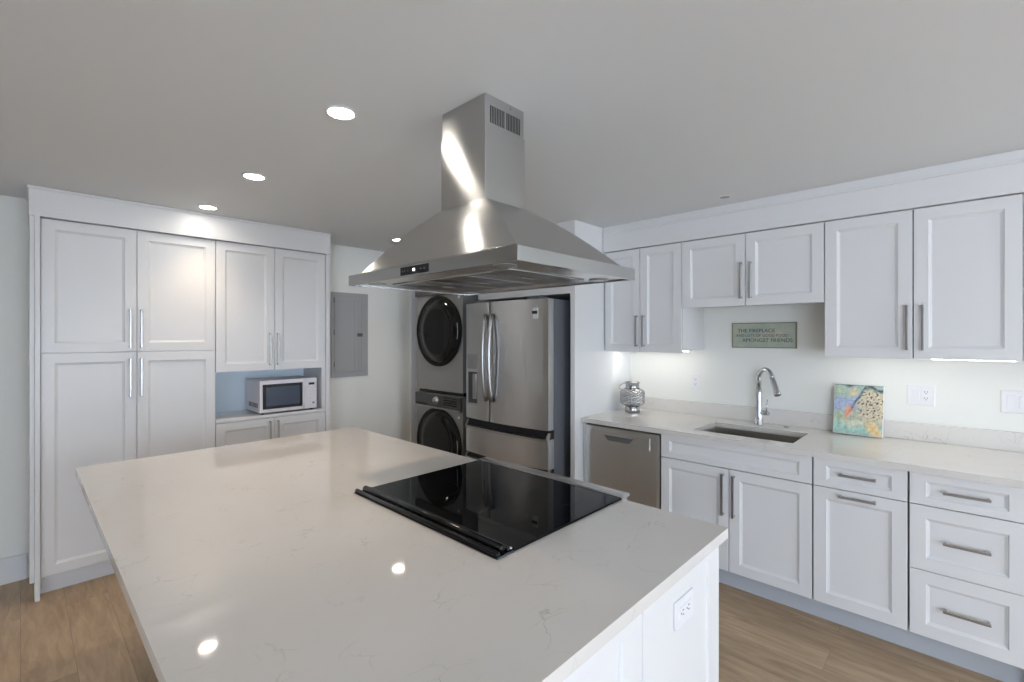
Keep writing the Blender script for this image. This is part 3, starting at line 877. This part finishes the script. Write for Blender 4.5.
wall_plate('outlet', 'white duplex outlet on the wall beside the silver lantern', 'outlet', (XR, 1.484, 1.172), RW, .072, .116, [('outlet', 0)])
wall_plate('outlet', 'white two-gang switch and outlet plate to the right of the painting', 'outlet', (XR, .163, 1.180), RW, .122, .118, [('switch', -.023), ('outlet', .023)])
wall_plate('light_switch', 'white double light switch plate at the right end of the backsplash', 'switch', (XR, -.222, 1.175), RW, .122, .118, [('switch', -.023), ('switch', .023)])
wall_plate('outlet', 'white outlet on the panelled end of the island', 'outlet', (1.270, .5555, .765), 0, .118, .074, [])
io = [o for o in COL.objects if o.name.startswith('outlet')][-1]
ins = MB().box(-.034, .034, -.008, -.0055, -.0165, .0165, .001).build('receptacle', 'plate', io)
s_ = MB()
for x in (-.018, .018):
    s_.box(x - .002, x + .006, -.0086, -.0078, -.0075, -.0050); s_.box(x - .002, x + .006, -.0086, -.0078, .0045, .0070); s_.cyl((x - .009, 0, 0), .0025, -.0086, -.0078, 'y', 10)
s_.build('slot', 'slotgrey', ins)

# ------------------------------------------------------------------ sign above the sink
sg = thing('wall_sign', 'sage green rectangular wall sign with three lines of dark lettering', 'sign', (XR - .001, 1.002, 1.530), RW)
MB().box(-.208, .208, -.018, 0, -.090, .090, .002).build('frame', 'signframe', sg)
MB().box(-.200, .200, -.0195, -.0175, -.083, .083).build('board', 'sign', sg)
text(sg, 'lettering', 'THE FIREPLACE', .036, (-.045, -.0198, .032), (PI / 2, 0, 0), 'ink')
text(sg, 'lettering', 'AND LOTS OF GOOD FOOD', .026, (-.010, -.0198, -.002), (PI / 2, 0, 0), 'ink')
text(sg, 'lettering', 'AMONGST FRIENDS', .036, (.025, -.0198, -.036), (PI / 2, 0, 0), 'ink')

# ------------------------------------------------------------------ silver lantern jar
jr = thing('lantern_jar', 'silver metal lantern jar with woven belly at the left end of the worktop', 'lantern', (3.40, 1.905, .9145))
def belly(r, h, a): return r + .0022 * math.sin(14 * a + 380 * h) + .0022 * math.sin(14 * a - 380 * h)
MB().lathe([(.044, .0), (.046, .004), (.046, .030), (.042, .036), (.040, .040)], n=40).build('base', 'silver', jr)
prof = [(.040 + .034 * math.sin(min(1, u / .18) * PI / 2) if u < .18 else (.074 if u < .80 else .074 - .030 * ((u - .80) / .20) ** 1.4), .040 + .108 * u) for u in [k / 44 for k in range(45)]]
MB().lathe(prof, n=112, fn=belly).build('woven_body', 'silver', jr)
MB().lathe([(.044, .148), (.042, .152), (.042, .176), (.046, .180), (.046, .186), (.040, .187), (.038, .165)], n=40).build('neck', 'silver', jr)
b = MB()
pts = [(.072 * math.cos(a) * 0 - (.046 + .036 * math.sin(PI * k / 12)) * .45, (.046 + .036 * math.sin(PI * k / 12)) * .89, .178 - .05 * k / 12) for k, a in [(k, 0) for k in range(13)]]
b.tube(pts, .0022, 8)
b.build('bail_handle', 'silver', jr)
jr.scale = (1.28, 1.28, 1.30)

# ------------------------------------------------------------------ painting leaning on the backsplash
ar = thing('canvas_painting', 'small square colourful landscape canvas leaning on the right worktop', 'painting', (3.505, .450, .9210), RW)
AW, AH, AT = .246, .310, .022
tilt = math.radians(-13)
RX = Matrix.Rotation(tilt, 4, 'X')
cv = MB().box(-AW / 2, AW / 2, 0, AT, .003, AH, .002).build('canvas', 'plate', ar)
cv.data.transform(RX)
N = 90
from mathutils import noise as nz_
def clamp(q): return max(0.0, min(1.0, q))
def art(u, v):
    w1 = nz_.noise((u * 5, v * 5, 1)); w2 = nz_.noise((u * 13, v * 13, 5)); w3 = nz_.noise((u * 32, v * 32, 9)); w4 = nz_.noise(((u + v) * 12, (v - u) * 20, 3)) + .5 * nz_.noise((u * 34, v * 30, 7))
    uu, vv = u + .06 * w1, v + .06 * w1
    c = Vector((.36, .46, .42))
    c = c.lerp(Vector((.36, .43, .60)), clamp(1.5 - abs(vv - .62) * 6) * clamp(1.6 - uu * 1.3))
    c = c.lerp(Vector((.44, .56, .40)), clamp(1.3 - abs(vv - .84) * 7 - uu * 1.4))
    c = c.lerp(Vector((.34, .52, .55)), clamp(1.2 - abs(vv - .88) * 6) * clamp(uu * 2.2 - .7))
    c = c.lerp(Vector((.42, .50, .36)), clamp(1.4 - abs(vv - .28) * 6) * clamp(1.5 - uu * 1.7))
    c = c.lerp(Vector((.36, .58, .52)), clamp(1.3 - abs(vv - .13) * 8))
    c = c.lerp(Vector((.62, .63, .50)), clamp(1.2 - ((uu - .42) ** 2 * 14 + (vv - .23) ** 2 * 90)))
    c = c.lerp(Vector((.72, .36, .26)), clamp(1.5 - ((uu - .29) ** 2 * 1.3 + (vv - .45) ** 2 * .8) * 120))
    c = c.lerp(Vector((.66, .55, .36)), clamp(1.3 - ((uu - .42) ** 2 + (vv - .85) ** 2) * 150))
    crest = .36 + .62 * clamp((uu - .25) / .42) - .10 * clamp((uu - .68) / .3)      # the rocky slope on the right
    hill = clamp((crest - vv) * 12) * clamp((uu - .40) * 6) * clamp((vv - .20 - .18 * (1 - uu)) * 9)
    c = c.lerp(Vector((.66, .57, .42)), hill)
    c = c.lerp(Vector((.07, .08, .06)), hill * clamp(w4 * 3.2 + w2 * 1.5 - .35))
    c = c.lerp(Vector((.42, .44, .34)), hill * clamp(-w4 * 2.4 - .3))
    c = c.lerp(Vector((.07, .08, .06)), clamp(1.4 - abs(vv - crest) * 24) * clamp((uu - .26) * 9) * clamp(.95 + w2))
    c = c.lerp(Vector((.74, .55, .28)), clamp(1.5 - abs((uu - .80) + (vv - .20) * .5) * 9) * clamp((.36 - vv) * 7))
    c = c.lerp(Vector((.10, .08, .05)), clamp((vv - .955) * 25) * clamp((.62 - uu) * 4))
    c = c.lerp(Vector((.10, .20, .19)), clamp((v - .975) * 60))
    c *= 1 + .28 * w2 + .30 * w3
    return [max(.02, min(.9, q)) for q in c]
b = MB(); V = [[b.bm.verts.new((-AW / 2 + .002 + (AW - .004) * i / N, -.0008, .005 + (AH - .007) * j / N)) for i in range(N + 1)] for j in range(N + 1)]
for j in range(N):
    for i in range(N): b.bm.faces.new((V[j][i], V[j][i + 1], V[j + 1][i + 1], V[j + 1][i]))
pt = b.build('painted_face', 'paint', cv)
at = pt.data.color_attributes.new('paint', 'FLOAT_COLOR', 'POINT')
for k, v_ in enumerate(pt.data.vertices):
    c = art((v_.co.x + AW / 2) / AW, v_.co.z / AH); at.data[k].color = (*c, 1)
pt.data.transform(RX)
